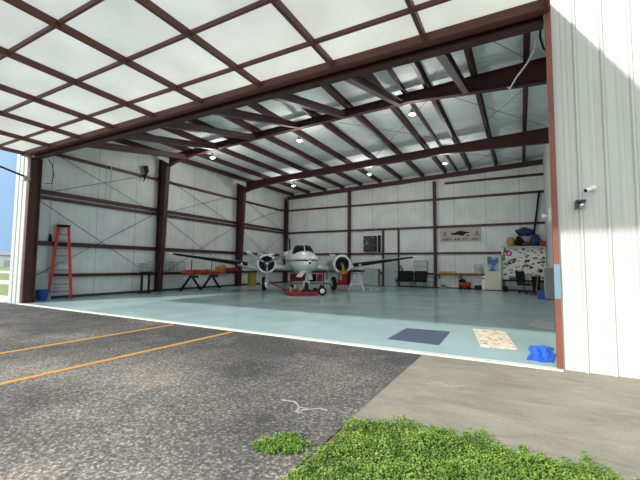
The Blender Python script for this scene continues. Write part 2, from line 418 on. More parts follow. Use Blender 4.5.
# girts
for z, h, lab in ((5.68,.12,'uppermost thin girt on the left wall'), (4.12,.15,'upper of the paired girts at mid height of left wall'), (3.9,.12,'lower of the paired girts at mid height of left wall'), (2.14,.17,'girt on left wall at the height of the ladder top'), (.9,.13,'lowest girt on left wall, behind orange bundle')):
    mb = MB(); y0, y1 = YF+.4, YB-.1
    for s0, s1 in ((y0,y1),):
        mb.hexa([(XL(s0)+.002,s0,z-h/2),(XL(s0)+.11,s0,z-h/2),(XL(s1)+.11,s1,z-h/2),(XL(s1)+.002,s1,z-h/2),(XL(s0)+.002,s0,z+h/2),(XL(s0)+.11,s0,z+h/2),(XL(s1)+.11,s1,z+h/2),(XL(s1)+.002,s1,z+h/2)])
    tag(mb.build('wall_girt', 'brown_steel'), 'brown steel ' + lab, 'beam', 'left wall girts')
for z, x0, x1, lab in ((5.72,-16.4,XR,'uppermost girt on the back wall'), (3.92,-16.4,XR,'girt on back wall just above the banner'), (2.22,-16.4,XR,'girt on back wall just below the banner'), (.9,-16.4,-8.45,'lowest girt on back wall left of the door'), (.9,-7.2,-4.8,'lowest girt on back wall behind black bench'), (6.72,-4.2,XR,'thin dark girt under the end rafter at back')):
    tag(MB().box(x0, YB-.11, z-.065, x1, YB-.002, z+.065).build('wall_girt', 'brown_steel'), 'brown steel ' + lab, 'beam', 'back wall girts')

# header over the opening
mb = MB(); mb.box(-15.0, YF+.005, 5.05, .39, YF+.2, 5.075); mb.box(-15.0, YF+.09, 5.075, .39, YF+.11, 5.2); mb.box(-15.0, YF+.005, 5.19, .39, YF+.2, 5.215)
tag(mb.build('header_beam', 'brown_steel'), 'long brown steel header beam across the top of the opening', 'beam')
for k in range(7):
    a = Vector((-1.2-1.87*k, YF+.15, 5.26)); bx = -1.4-2.12*k
    zb = 7.0 if k < 4 else 6.95 - .12*(k-3)
    b_ = Vector((bx, 12.1, zb)); d = (b_-a)
    mb = MB(); off = Vector((0,0,.11))
    mb.ibeam([(a+off, a-off), (b_+off, b_-off)], (1,0,0), .17, .02)
    tag(mb.build('header_brace', 'brown_steel'), f'sloping brown I-beam brace from header to front rafter, {ORD[k]} from the right', 'beam', 'header braces')

# brace rods
def rod(p, q, lab, grp, r=.012, name='brace_rod'):
    tag(MB().tube([p, q], r, 6).build(name, 'steel_rod'), lab, 'rod', grp)
bays = ((6.7,11.9,'front'), (12.4,18.0,'middle'), (18.5,24.0,'rear'))
for y0, y1, n in bays:
    for za, zb, t in ((.8,3.85,'lower'), (3.95,5.9,'upper')):
        rod((XL(y0)+.14,y0,zb), (XL(y1)+.14,y1,za), f'thin cross brace rod on {n} bay of left wall, {t} pair, falling toward the back', 'left wall brace rods')
        rod((XL(y0)+.16,y0,za), (XL(y1)+.16,y1,zb), f'thin cross brace rod on {n} bay of left wall, {t} pair, rising toward the back', 'left wall brace rods')
for x0, x1, y0, y1, n in ((-6.7,-2.4,12.4,18.1,'middle bay right of centre'), (-2.4,1.1,12.4,18.1,'middle bay at right end'), (-3.9,1.1,18.5,24.0,'rear bay at right end'), (-2.6,.4,6.6,12.0,'front bay at right end')):
    for a, b_, t in ((x0,x1,'left front to right back'), (x1,x0,'right front to left back')):
        rod((a,y0,ZR(a)-.3), (b_,y1,ZR(b_)-.3), f'thin roof brace rod in {n}, from {t}', 'roof brace rods', .009)

# ------------------------------------------------------------------ the raised hangar door
DY, DZ, DL = 6.02, 5.17, 5.55
door = thing('hangar_door', 'large white hangar door swung up flat over the asphalt, brown ribs beneath', 'door', (0,DY,DZ))
door.rotation_euler = (math.radians(-.9),0,0)
MB().box(-15.32, -DL, .12, .46, .02, .14).build('door_panel', 'door_skin', door)
for k in range(10):
    x = .4 - 1.733*k
    if k == 9: x = -15.25
    MB().box(x-.034, -DL, .0, x+.034, 0, .12).build('door_rib', 'door_brown', door)
for y in (.75, 1.92, 3.1, 4.3):
    MB().box(-15.3, -y-.022, .04, .44, -y+.022, .118).build('cross_bar', 'door_brown', door)
MB().box(-15.32, -.05, -.03, .46, .12, .12).build('hinge_rail', 'door_brown', door)
MB().box(-15.32, -DL-.06, -.02, .46, -DL, .14).build('end_rail', 'door_brown', door)
# lift cylinder at the left end
t = thing('lift_cylinder', 'dark hydraulic lift rod from left jamb up to the raised door', 'hydraulic rod', (-14.95,6.02,4.35))
MB().tube([(0,0,0),(-.13,-1.75,.5)], .032).build('cylinder', 'black', t)
MB().tube([(-.12,-1.6,.46),(-.19,-2.5,.78)], .02).build('piston_rod', 'chrome', t)
mb = MB(); mb.lathe([(.02,-.04),(.09,-.04),(.09,.04),(.02,.04)], (.0,-.02,-.05), 'X', 16); mb.box(-.12,-.03,-.08,.0,.13,-.02); mb.build('pivot_bracket', 'light_grey', t)
tag(MB().tube([(.43,9.56,6.72),(.4,9.87,6.6),(.25,10.26,6.5),(.0,10.82,6.45),(-.15,11.31,6.42),(-.21,11.62,6.6)], .022).build('hanging_hose', 'white'), 'pale hose hanging in a curve under the roof at right', 'hose')
tag(MB().tube([(.36,6.46,5.2),(.35,6.46,4.98),(.39,6.47,4.8),(.46,6.48,4.72),(.47,6.46,4.85)], .016).build('hanging_cable', 'black'), 'short black cable looped at the top of the right jamb', 'cable')
tag(MB().tube([(-14.8,6.58,5.1),(-14.6,6.62,4.9),(-14.5,6.64,4.5),(-14.55,6.62,4.2),(-14.85,6.56,4.22)], .014).build('hanging_cable', 'black'), 'thin black cable looped beside the left jamb', 'cable')

tag(MB().poly([(XL(11.3)+.19,11.15,6.15),(XL(11.3)+.19,11.4,6.2),(XL(11.3)+.19,11.45,5.95),(XL(11.3)+.19,11.32,5.6),(XL(11.3)+.19,11.2,5.35),(XL(11.3)+.19,11.24,5.8)], (.03,0,0)).build('hanging_rag', 'black'), 'small black rag hanging high on the left wall beside the first column', 'rag')
tag(MB().tube([(XL(9.6)+.14,9.6,5.75),(XL(9.6)+.15,9.62,5.2),(XL(9.6)+.13,9.6,4.25)], .02).build('wall_cable', 'cream'), 'pale cable hanging down the left wall from the uppermost girt', 'cord')
# ------------------------------------------------------------------ roof lamps
LAMPS = [(-12.89,12.6,6.5,'front row of lamps, leftmost'),(-7.95,12.6,6.55,'front row of lamps, middle one'),(-3.25,12.6,6.75,'front row of lamps, rightmost'),
         (-12.79,19.6,6.5,'back row of lamps, leftmost'),(-7.5,19.4,6.6,'back row of lamps, middle one'),(-3.3,19.2,6.65,'back row of lamps, rightmost')]
for x, y, z, n in LAMPS:
    t = thing('ceiling_lamp', 'round white high bay lamp hung from the roof, ' + n, 'lamp', (x,y,z), 0, 'roof lamps')
    MB().tube([(0,0,.2),(0,0,ZR(x)-z-.02)], .012).build('stem', 'dark_grey', t)
    MB().lathe([(.001,.2),(.06,.2),(.07,.12),(.11,.05),(.13,0),(.12,0),(.1,.04),(.06,.1),(.001,.1)], n=20).build('lamp_shade', 'light_grey', t)
    MB().ball((0,0,0), .062, (1,1,.8)).build('bulb', 'lamp_glow', t)
    L = bpy.data.lights.new('lamp_light', 'AREA'); L.shape = 'DISK'; L.size = .3; L.energy = 2; L.color = (1,.98,.95)
    lo = bpy.data.objects.new('lamp_light', L); COL.objects.link(lo); lo.location = (x,y,z-.1)
    L = bpy.data.lights.new('lamp_glow_light', 'POINT'); L.energy = 78; L.shadow_soft_size = .15; L.color = (1,.98,.95)
    lo = bpy.data.objects.new('lamp_glow_light', L); COL.objects.link(lo); lo.location = (x,y,z-.5)

# ------------------------------------------------------------------ the aeroplane
AC = math.radians(40); PCX, PCY = -10.57, 16.93
pl = thing('aeroplane', 'white and silver twin engine propeller aeroplane parked nose out in the hangar', 'aeroplane', (PCX,PCY,0), AC)
pl.scale = (.96,.96,.96)
FUS = [(-3.42,1.55,.05,.05),(-3.36,1.55,.2,.17),(-3.2,1.56,.36,.3),(-2.9,1.58,.52,.42),(-2.5,1.6,.6,.5),(-2.0,1.62,.64,.54),(-1.5,1.65,.65,.58),(-1.15,1.68,.655,.64),(-.95,1.76,.66,.77),(-.6,1.76,.66,.77),
       (.5,1.75,.66,.77),(2,1.75,.62,.68),(3.6,1.8,.48,.48),(5,1.86,.28,.3),(6.1,1.92,.1,.14)]
def fring(y, zc, hw, hh, s=1, a0=0, a1=2*PI, n=28, p=2.3):
    out = []
    for k in range(n):
        t = a0 + (a1-a0)*k/(n if a1-a0 > 6.2 else n-1)
        c, s_ = math.cos(t), math.sin(t)
        out.append((hw*s*math.copysign(abs(c)**(2/p), c), y, zc + hh*s*math.copysign(abs(s_)**(2/p), s_)))
    return out
MB().loft([fring(*r) for r in FUS]).build('fuselage', 'aircraft_paint', pl)
wr = [(-1.98,1.645,.715,.575),(-1.75,1.68,.73,.62),(-1.35,1.74,.74,.74),(-1.2,1.745,.742,.75)]
A0, A1 = math.radians(34), math.radians(146)
ws = []
for i, r in enumerate(wr): ws.append(fring(*r, s=1.012, a0=math.radians(50 if i == 0 else 36), a1=math.radians(130 if i == 0 else 144), n=15))
can = []
for z, a, b_ in ((2.02,.57,.98),(2.12,.56,.9),(2.32,.5,.66),(2.46,.42,.46),(2.5,.34,.34)):
    can.append([(a*math.copysign(abs(math.cos(t_))**.8, math.cos(t_)), -1.05 - b_*math.sin(t_)**.8, z) for t_ in [PI*k/14 for k in range(15)]])
mb = MB(); mb.loft(can); wsh = mb.build('windshield', 'skin_dark', pl)
MB().bar((0,-1.99,2.1), (0,-1.47,2.5), .035, .03).build('windshield_post', 'white', wsh)
MB().tube([(-.2,-1.0,2.5),(-.2,-.98,2.84)], [.03,.018]).build('antenna_mast', 'white', pl)
nl = MB().lathe([(.001,-3.44),(.1,-3.45),(.125,-3.43),(.125,-3.36)], (0,0,1.55), 'Y', 20).build('nose_light', 'white_gloss', pl)
MB().lathe([(.001,-3.462),(.06,-3.46),(.065,-3.44)], (0,0,1.55), 'Y', 16).build('lens', 'dark_grey', nl)

def airfoil(s, le, ch, z, th, n=9):
    up = [(0,0),(.02,.32),(.08,.62),(.2,.92),(.35,1),(.55,.85),(.8,.42),(1,.03)]
    lo = [(.8,-.16),(.55,-.34),(.35,-.42),(.2,-.42),(.08,-.34),(.02,-.2)]
    return [(s, le + ch*x, z + th*ch*y) for x, y in up + lo]
def boot(s, le, ch, z, th):
    pts = [(.12,.76),(.08,.62),(.02,.32),(0,0),(.02,-.2),(.08,-.34),(.12,-.38)]
    return [(s, le - .012 + ch*x, z + (th*ch+.012)*y*1.03) for x, y in pts] + [(s, le + ch*.13, z + .0)]
def wst(s):
    a = abs(s)
    if a <= 2.4: return (-1.15, 2.7, 1.2, .085)
    f = (a-2.4)/4.4
    return (-1.15 + .75*f, 2.7 - 1.65*f, 1.34 + .62*f, .085 - .02*f)
for sg, side in ((-1,'left'), (1,'right')):
    st = [.4, 1.6, 2.4, 3.5, 4.6, 5.8, 6.7, 6.9]
    rg = []
    for a in st:
        le, ch, z, th = wst(sg*a)
        if a < 2.4: z = 1.2 + .06*a/2.4
        if a == 6.9: le += .25; ch *= .6; th *= .5
        rg.append(airfoil(sg*a, le, ch, z, th))
    w = MB().loft(rg).build('wing', 'aluminium', pl)
    MB().loft([boot(sg*a, *wst(sg*a)) for a in (2.9,4.2,5.5,6.7)]).build('de_icing_boot', 'black_rubber', w)
    MB().ball((sg*6.93,-.2,1.99), .085, (1.4,1.6,.8)).build('wing_tip_light', 'white', w)
    MB().tube([(sg*3.2,-1.02,1.46),(sg*3.2,-1.2,1.5)], .05).build('landing_light', 'white', w)
# tail
MB().poly([(-.03,4.7,2.0),(-.03,5.6,3.35),(-.03,6.25,3.35),(-.03,6.3,1.9)], (.06,0,0)).build('tail_fin', 'aluminium', pl)
MB().bar((0,4.68,2.05),(0,5.6,3.36), .09, .12).build('fin_boot', 'black_rubber', pl)
MB().loft([airfoil(s, 5.2+abs(s)*.12, 1.0-abs(s)*.15, 1.95, .08) for s in (-2.3,0,2.3)]).build('tailplane', 'aluminium', pl)

def blade(mb_, L):
    rg = []
    for r, ch, th, tw in ((.1,.08,.07,1.2),(.3,.15,.05,1.0),(.55,.19,.035,.75),(.8,.19,.025,.55),(1.0,.17,.02,.45),(1.14,.11,.012,.4)):
        c, s = math.cos(tw), math.sin(tw); ring = []
        for k in range(8):
            t = 2*PI*k/8; u, v = ch/2*math.cos(t), th/2*math.sin(t)
            ring.append((u*c - v*s, u*s + v*c, r))
        rg.append(ring)
    mb_.loft(rg); return mb_
def engine(sx, prop):
    z, y = 1.5, 0
    e = MB().lathe([(.38,-1.88),(.4,-2.0),(.44,-2.05),(.47,-2.0),(.495,-1.8),(.505,-1.5),(.49,-1.1),(.48,-1.05)], (sx,0,z), 'Y', 32).build('cowling', 'aluminium', pl)
    MB().lathe([(.385,-1.9),(.395,-2.02),(.43,-2.07),(.475,-2.02),(.5,-1.88),(.47,-1.88)], (sx,0,z), 'Y', 32).build('cowl_lip', 'cowl_white', e)
    MB().lathe([(.001,-1.15),(.5,-1.15)], (sx,0,z), 'Y', 24).build('firewall', 'black', e)
    nac = MB().loft([[(sx + w*math.cos(2*PI*k/16), yy, zz + h*math.sin(2*PI*k/16)) for k in range(16)] for yy, zz, w, h in ((-1.2,1.5,.45,.46),(-.6,1.45,.44,.44),(.3,1.4,.42,.36),(1.3,1.36,.3,.2),(1.9,1.34,.1,.06))]).build('nacelle', 'grey', pl)
    cc = MB().lathe([(.001,-2.0),(.1,-1.98),(.13,-1.9),(.17,-1.75),(.2,-1.5),(.2,-1.2)], (sx,0,z), 'Y', 20).build('crankcase', 'engine_metal', e)
    for k in range(9):
        a = 2*PI*k/9 + PI/2; d = Vector((math.cos(a),0,math.sin(a))); o = Vector((sx,-1.6,z))
        mb = MB(); mb.tube([o+d*.16, o+d*.36], .075, 10)
        for q in range(5):
            r0 = .2 + .035*q; mb.tube([o+d*r0, o+d*(r0+.012)], .095, 10)
        mb.build('engine_cylinder', 'engine_metal', e)
    for k, a in enumerate((60, 120)):
        a = math.radians(a); p = Vector((sx+.54*math.cos(a), -1.05, z+.54*math.sin(a)))
        MB().cbox(p + Vector((.05*math.cos(a), .12, .05*math.sin(a))), (.3,.3,.02), (math.radians(18),0,-0)).build('cowl_flap', 'light_grey', e)
    if prop:
        pr = MB().lathe([(.001,-2.32),(.05,-2.31),(.09,-2.25),(.1,-2.12),(.09,-2.02),(.001,-2.0)], (sx,0,z), 'Y', 16).build('propeller_hub', 'chrome', pl)
        for ang in (30, 150, 270):
            mb = blade(MB(), 1.14); Rm = Matrix.Translation((sx,-2.18,z)) @ Matrix.Rotation(math.radians(90-ang), 4, 'Y')
            bmesh.ops.transform(mb.bm, matrix=Rm, verts=mb.bm.verts)
            bl = mb.build('propeller_blade', 'grey', pr)
            mb = MB(); mb.loft([[(.095*math.cos(t)*c0, .03*math.sin(t)+.02*c0, r) for t in [2*PI*k/8 for k in range(8)]] for r, c0 in ((.93,1.05),(1.08,.9),(1.18,.4))])
            bmesh.ops.transform(mb.bm, matrix=Rm, verts=mb.bm.verts); mb.build('blade_tip', 'white', bl)
    else:
        mb = MB(); mb.poly([(sx-.22,-2.09,z-.3),(sx-.05,-2.09,z-.34),(sx-.02,-2.09,z-.02),(sx+.05,-2.09,z-.02),(sx+.1,-2.09,z-.32),(sx+.28,-2.09,z-.26),(sx+.26,-2.09,z-.44),(sx-.02,-2.09,z-.52),(sx-.24,-2.09,z-.44)], (0,.03,0))
        mb.build('engine_cover', 'mustard', e)
engine(-1.95, True); engine(1.98, False)
def wheel(par, x, y, r, w, zc):
    wl = MB().lathe([(r*.55,-w*.42),(r*.8,-w*.5),(r*.95,-w*.38),(r,-w*.15),(r,w*.15),(r*.95,w*.38),(r*.8,w*.5),(r*.55,w*.42)], (x,y,zc), 'X', 24).build('wheel', 'tyre', par)
    MB().lathe([(.001,-w*.4),(r*.3,-w*.42),(r*.56,-w*.36),(r*.56,w*.36),(r*.3,w*.42),(.001,w*.4)], (x,y,zc), 'X', 18).build('hub', 'light_grey', wl)
for sx in (-1.98, 1.98):
    mb = MB(); mb.tube([(sx-.2,.05,1.2),(sx-.2,0,.75),(sx-.17,0,.42)], .055); mb.tube([(sx+.2,.05,1.2),(sx+.2,0,.75),(sx+.17,0,.42)], .055)
    mb.bar((sx-.2,0,.8),(sx+.2,0,.8), .06, .08); mb.tube([(sx-.17,0,.4),(sx+.17,0,.4)], .04); mb.tube([(sx,.9,1.15),(sx,.05,.62)], .03)
    mb.build('gear_strut', 'white_gloss', pl)
    wheel(pl, sx, 0, .4, .24, .405)
    MB().cbox((sx-.36,.05,.86), (.03,.75,.5), (0,.15,0)).build('gear_door', 'white', pl)
    MB().cbox((sx+.36,.05,.86), (.03,.75,.5), (0,-.15,0)).build('gear_door', 'white', pl)
mb = MB(); mb.tube([(0,-2.35,1.2),(0,-2.45,.75),(-.0,-2.45,.62)], .06); mb.tube([(-.12,-2.45,.62),(-.13,-2.42,.34)], .035); mb.tube([(.12,-2.45,.62),(.13,-2.42,.34)], .035); mb.bar((-.14,-2.45,.63),(.14,-2.45,.63), .07, .07)
mb.build('nose_gear_strut', 'white_gloss', pl)
wheel(pl, 0, -2.42, .22, .16, .36)
MB().cbox((-.3,-2.7,1.02), (.03,.62,.42), (0,.75,.25)).build('gear_door', 'white_gloss', pl)
MB().cbox((.12,-2.75,.95), (.03,.55,.46), (0,-.25,-.5)).build('gear_door', 'white_gloss', pl)

# ------------------------------------------------------------------ tow dolly and carts by the plane
nx, ny = PCX+2.42*.643-.12, PCY-2.42*.766
t = thing('tow_dolly', 'low red wheeled tow dolly under the nose wheel of the aeroplane', 'dolly', (nx,ny,0), math.radians(38))
MB().box(-.75,-.75,.06,.55,.55,.12).build('platform', 'red', t)
mb = MB(); mb.box(-.78,-.8,.04,.5,-.72,.17); mb.box(-.78,.45,.04,.5,.52,.17); mb.box(-.85,-.75,.05,-.76,.5,.2); mb.build('side_rails', 'red', t)
MB().box(-.65,-.68,.12,-.35,-.3,.26).build('winch_box', 'dark_red', t)
MB().tube([(-.2,-.66,.17),(.05,-.7,.28),(.25,-.64,.19),(.4,-.7,.2)], .035).build('hydraulic_hose', 'black', t)
MB().tube([(-.7,-.82,.2),(-.72,-.6,.34),(-.6,-.4,.2)], .03).build('ratchet_strap', 'yellow', t)
MB().box(-.05,-.66,.12,.2,-.4,.24).build('pump_unit', 'dark_grey', t)
MB().tube([(-.55,-.6,.26),(-.5,-.65,.46)], .05).build('clamp', 'light_grey', t); MB().tube([(-.3,-.5,.12),(-.2,-.6,.34)], .04).build('clamp', 'light_grey', t)
MB().bar((-.8,.0,.2), (-1.9,.9,.62), .07, .07).build('tow_bar', 'dark_red', t)
wl = MB().lathe([(.11,-.06),(.18,-.08),(.21,-.04),(.21,.04),(.18,.08),(.11,.06)], (.72,-.85,.21), 'Y', 22).build('wheel', 'tyre', t)
MB().lathe([(.001,-.07),(.08,-.065),(.115,-.05),(.115,.05),(.001,.06)], (.72,-.85,.21), 'Y', 16).build('hub', 'white', wl)
wl2 = MB().lathe([(.001,-.06),(.12,-.06),(.14,-.02),(.14,.02),(.12,.06),(.001,.06)], (.62,.6,.14), 'Y', 18).build('wheel', 'tyre', t)
MB().tube([(.5,-.85,.21),(.74,-.85,.21)], .03).build('axle', 'red', t)

t = thing('tool_cart', 'wide red framed tool cart with dark drawers behind the nose wheel', 'cart', (-11.55,19.4,0), math.radians(27))
mb = MB()
for x in (-1,1):
    for y in (-.25,.25): mb.box(x-.04,y-.04,.1,x+.04,y+.04,.95)
for z in (.3,.95): mb.box(-1.04,-.29,z-.05,1.04,.29,z+.04)
mb.build('frame', 'dark_red', t)
MB().box(-.92,-.3,.4,-.05,.24,.86).build('drawer', 'dark_red', t); MB().box(.05,-.3,.4,.55,.24,.86).build('drawer', 'black', t); MB().box(.6,-.3,.4,.92,.24,.86).build('drawer', 'red', t)
MB().box(-1.06,-.31,.85,1.06,-.29,.93).build('trim_strip', 'tan_paper', t)
MB().box(-1.06,-.31,.28,1.06,-.29,.35).build('trim_strip', 'tan_paper', t)
for x in (-.85,.85): MB().lathe([(.001,-.03),(.1,-.03),(.1,.03),(.001,.03)], (x,-.2,.1), 'Y', 14).build('caster', 'black', t)

t = thing('storage_drum', 'mustard yellow metal drum standing by the left wall behind the propeller', 'drum', (-15.55,19.0,0))
MB().lathe([(.001,0),(.28,0),(.29,.02),(.28,.04),(.28,.27),(.29,.29),(.28,.31),(.28,.54),(.29,.56),(.28,.58),(.28,.82),(.29,.84),(.26,.83),(.001,.82)], n=26).build('drum_body', 'mustard', t)
MB().lathe([(.001,.82),(.05,.82),(.05,.85),(.001,.85)], (.12,-.1,0), n=12).build('bung_cap', 'dark_grey', t)

t = thing('tool_cabinet', 'red upright tool cabinet by the back wall behind the right engine', 'cabinet', (-11.25,23.75,0))
MB().box(-.32,-.25,0,.32,.25,.98).build('cabinet_body', 'red', t, .01)
for k in range(5):
    d = MB().box(-.29,-.27,.12+.17*k,.29,-.25,.27+.17*k).build('drawer', 'red', t)
    MB().box(-.2,-.285,.225+.17*k,.2,-.27,.24+.17*k).build('drawer_handle', 'chrome', d)

# white work trestle with brown cloth
t = thing('work_stand', 'white A-frame work stand to the right of the right engine', 'stand', (-8.05,18.85,0), math.radians(28))
for sy in (-.3,.3):
    for sx in (-1,1):
        MB().bar((sx*.42,sy*1.15,0), (sx*.1,sy,1.0), .06, .05).build('leg', 'white', t)
mb = MB()
for z in (.35,.68):
    for sy in (-.3,.3): mb.bar((-.42+.32*z,sy*(1.15-.15*z),z), (.42-.32*z,sy*(1.15-.15*z),z), .04, .05)
mb.build('crossbar', 'white', t)
MB().box(-.28,-.38,.98,.28,.38,1.03).build('top_board', 'white', t)
mb = MB(); mb.ball((0,0,1.09), .3, (1.15,1.2,.28)); mb.ball((.22,.1,1.08), .18, (1.5,1,.35))
tag(mb.build('folded_cloth', 'brown_cloth'), 'heap of brown cloth lying on the white work stand', 'cloth').location = (-8.05,18.85,0)

# small white bits on the floor near the stand
for k, (x, y) in enumerate(((-7.55,19.7),(-7.2,19.95))):
    mb = MB(); mb.ball((0,0,.04), .06, (1.4,1,.7)); mb.ball((.07,.03,.03), .04, (1,1,.7))
    tag(mb.build('crumpled_rag', 'white'), ('small white rag on the floor, the one closer to the work stand','small white rag on the floor, the one farther from the work stand')[k], 'rag', 'white rags on the floor').location = (x,y,0)

# ------------------------------------------------------------------ left wall things
# stepladder
t = thing('stepladder', 'tall red fibreglass stepladder standing at the left wall', 'ladder', (-15.78,7.68,0), math.radians(64))
H = 2.85
for sx in (-1,1): MB().bar((sx*.37,-.06,0), (sx*.16,.1,H), .1, .09, (0,1,0)).build('side_rail', 'ladder_red', t)
for sx in (-1,1): MB().bar((sx*.36,.2,0), (sx*.15,.2,H-.05), .05, .05, (0,1,0)).build('rear_rail', 'ladder_red', t)
for k in range(9):
    f = .1 + .098*k; hw = .38 - .21*f; MB().box(-hw,-.06+.16*f-.04,f*H-.03,hw,-.06+.16*f+.05,f*H+.03).build('step', 'grey', t)
for k in range(4):
    f = .15+.22*k; MB().bar((-(.36-.21*f),.2,f*H),((.36-.21*f),.2,f*H), .03,.03).build('rear_brace', 'light_grey', t)
MB().box(-.22,.02,H-.04,.22,.3,H+.05).build('ladder_top', 'black', t, .01)
for sx in (-1,1): MB().cbox((sx*.385,-.06,.03), (.07,.12,.06)).build('foot', 'black_rubber', t)

t = thing('bin', 'blue plastic bin standing inside the left jamb', 'bin', (-15.55,6.98,0))
MB().lathe([(.15,0),(.19,.36),(.2,.38),(.18,.38),(.14,.02),(.001,.02)], n=20).build('bin_body', 'blue_plastic', t)
MB().lathe([(.19,.36),(.215,.36),(.215,.4),(.19,.4)], n=20).build('rim', 'blue_plastic', t)
mb = MB(); mb.hexa([(-15.8,6.75,0),(-15.77,6.75,0),(-15.82,7.4,0),(-15.85,7.4,0),(-15.94,6.75,1.02),(-15.91,6.75,1.02),(-15.96,7.4,1.02),(-15.99,7.4,1.02)])
tag(mb.build('leaning_panel', 'clear_sheet'), 'pale grey sheet panel leaning on the left wall behind the blue bin', 'panel')
t = thing('spray_bottle', 'small black bottle standing on the girt left of the ladder', 'bottle', (XL(7.35)+.06,7.35,2.225))
MB().lathe([(.001,0),(.05,0),(.055,.03),(.055,.16),(.025,.2),(.02,.24),(.001,.24)], n=14).build('bottle_body', 'black', t)
MB().box(-.02,-.05,.24,.02,.03,.29).build('spray_head', 'dark_grey', t)

t = thing('control_stand', 'grey control panel on a black stand beside the first left column', 'stand', (-15.72,11.25,0), math.radians(40))
MB().cbox((-.05,0,1.2), (.4,.1,.42)).build('control_panel', 'grey', t, .01)
for x in (-.1,.22):
    MB().bar((x,0,.03), (x,0,1.0), .09, .09).build('leg', 'black', t)
mb = MB(); mb.box(-.2,-.18,0,.32,.18,.04); mb.box(-.16,-.05,.92,.34,.05,1.02); mb.build('base', 'black', t)

t = thing('wire_rack', 'long grey wire rack hung on the left wall behind first column', 'rack', (XL(13)+.3,12.6,1.05))
mb = MB()
for z in (0,.14,.28,.42): MB().tube([(0,-.9,z),(-.04,1.25,z)], .013, 6).build('wire_rail', 'grey', t)
for y in (-.9,-.2,.5,1.25): MB().tube([(0,y,-.02),(0,y,.44),(-.22,y,.5)], .012, 6).build('wire_upright', 'grey', t)

for k, y in enumerate((13.75, 15.2)):
    t = thing('folding_trestle', f'black folding trestle under the orange bundle, {("nearer to the door","farther from the door")[k]}', 'trestle', (-15.35,y,0), 0, 'black trestles')
    for sy in (-1,1):
        MB().bar((.0,sy*.69,.0), (.0,sy*.06,.72), .08, .09, (1,0,0)).build('leg', 'black', t)
    mb = MB(); mb.box(-.06,-.12,.66,.4,.12,.8); mb.build('head', 'dark_grey', t)
    MB().tube([(0,0,.8),(0,0,1.62)], .022).build('post', 'black', t)
t = thing('wrapped_bundle', 'long orange wrapped bundle lying across two black trestles', 'bundle', (-15.12,14.5,.965))
mb = MB(); n = 14
mb.loft([[(.16*w*math.cos(a), -1.55+3.1*i/n, .12*w*math.sin(a)+.02*math.sin(i*1.7)) for a in [2*PI*k/12 for k in range(12)]] for i, w in [(i, .35+.65*min(1, i/2, (n-i)/2)) for i in range(n+1)]])
mb.build('bundle_body', 'orange', t)
for y in (-.9,0,.9): MB().lathe([(.165,-.03),(.17,0),(.165,.03)], (0,y,0), 'Y', 12).build('strap', 'dark_red', t)
mb = MB(); mb.ball((0,0,0), .3, (.6,1.3,.55)); mb.ball((0,.25,.1), .2, (.7,1,.8))
tag(mb.build('cargo_sack', 'mustard'), 'mustard yellow sack on the girt behind the left wing', 'sack').location = (-15.75,16.3,1.12)
t = thing('storage_box', 'long dark red box on the left wall girt behind left wing', 'box', (-15.95,17.3,.965))
MB().box(-.2,-.6,0,.2,.6,.18).build('box_body', 'dark_red', t); MB().box(-.21,-.61,.18,.21,.61,.22).build('box_lid', 'red', t)
tag(MB().loft([[( .18*w*math.cos(a), -.6+1.2*i/8, .035+.03*w*math.sin(a)) for a in [2*PI*k/10 for k in range(10)]] for i, w in enumerate((.3,.7,1,.8,1,.9,1,.6,.2))]).build('plastic_sheet', 'light_grey'), 'crumpled pale plastic sheet on the floor below orange bundle', 'sheet').location = (-15.2,15.0,0)

# ------------------------------------------------------------------ back wall things
t = thing('picture_frame', 'black framed dark picture hung on back wall left of the door', 'picture', (-9.28,YB-.13,2.36))
MB().box(-.48,-.05,0,.48,.01,1.1).build('frame', 'black', t); MB().box(-.4,-.056,.08,.4,-.05,1.02).build('print', 'picture_print', t)
tag(MB().box(-8.68,YB-.2,2.32,-8.52,YB-.1,3.5).build('wall_speaker', 'black', None, .01), 'narrow black column speaker on back wall beside the framed picture', 'speaker')
# entrance door in the back wall
d = MB().box(-8.28,YB-.05,.02,-7.32,YB-.005,2.12).build('door_1', 'clear_sheet'); struct(d)
h = MB().tube([(-7.42,YB-.05,1.0),(-7.42,YB-.1,1.0),(-7.55,YB-.1,1.0)], .015).build('door_handle', 'chrome', d)
mb = MB(); mb.box(-8.42,YB-.1,0,-8.28,YB-.002,3.9); mb.box(-7.32,YB-.1,0,-7.2,YB-.002,3.9); struct(mb.build('trim_4', 'brown_steel'))
struct(MB().box(-8.28,YB-.06,2.12,-7.32,YB-.002,2.2).build('trim_5', 'light_grey'))
t = thing('metal_cabinet', 'low grey metal cabinet left of the back wall door', 'cabinet', (-9.1,23.95,0))
MB().box(-.55,-.22,0,.55,.25,1.18).build('cabinet_body', 'grey', t, .01)
for x in (-1,1):
    dd = MB().box(min(0,x*.53)+.005,-.235,.08,max(0,x*.53)-.005,-.22,1.14).build('cabinet_door', 'clear_sheet', t)
    MB().box(x*.07-.012,-.25,.55,x*.07+.012,-.235,.75).build('handle', 'chrome', dd)
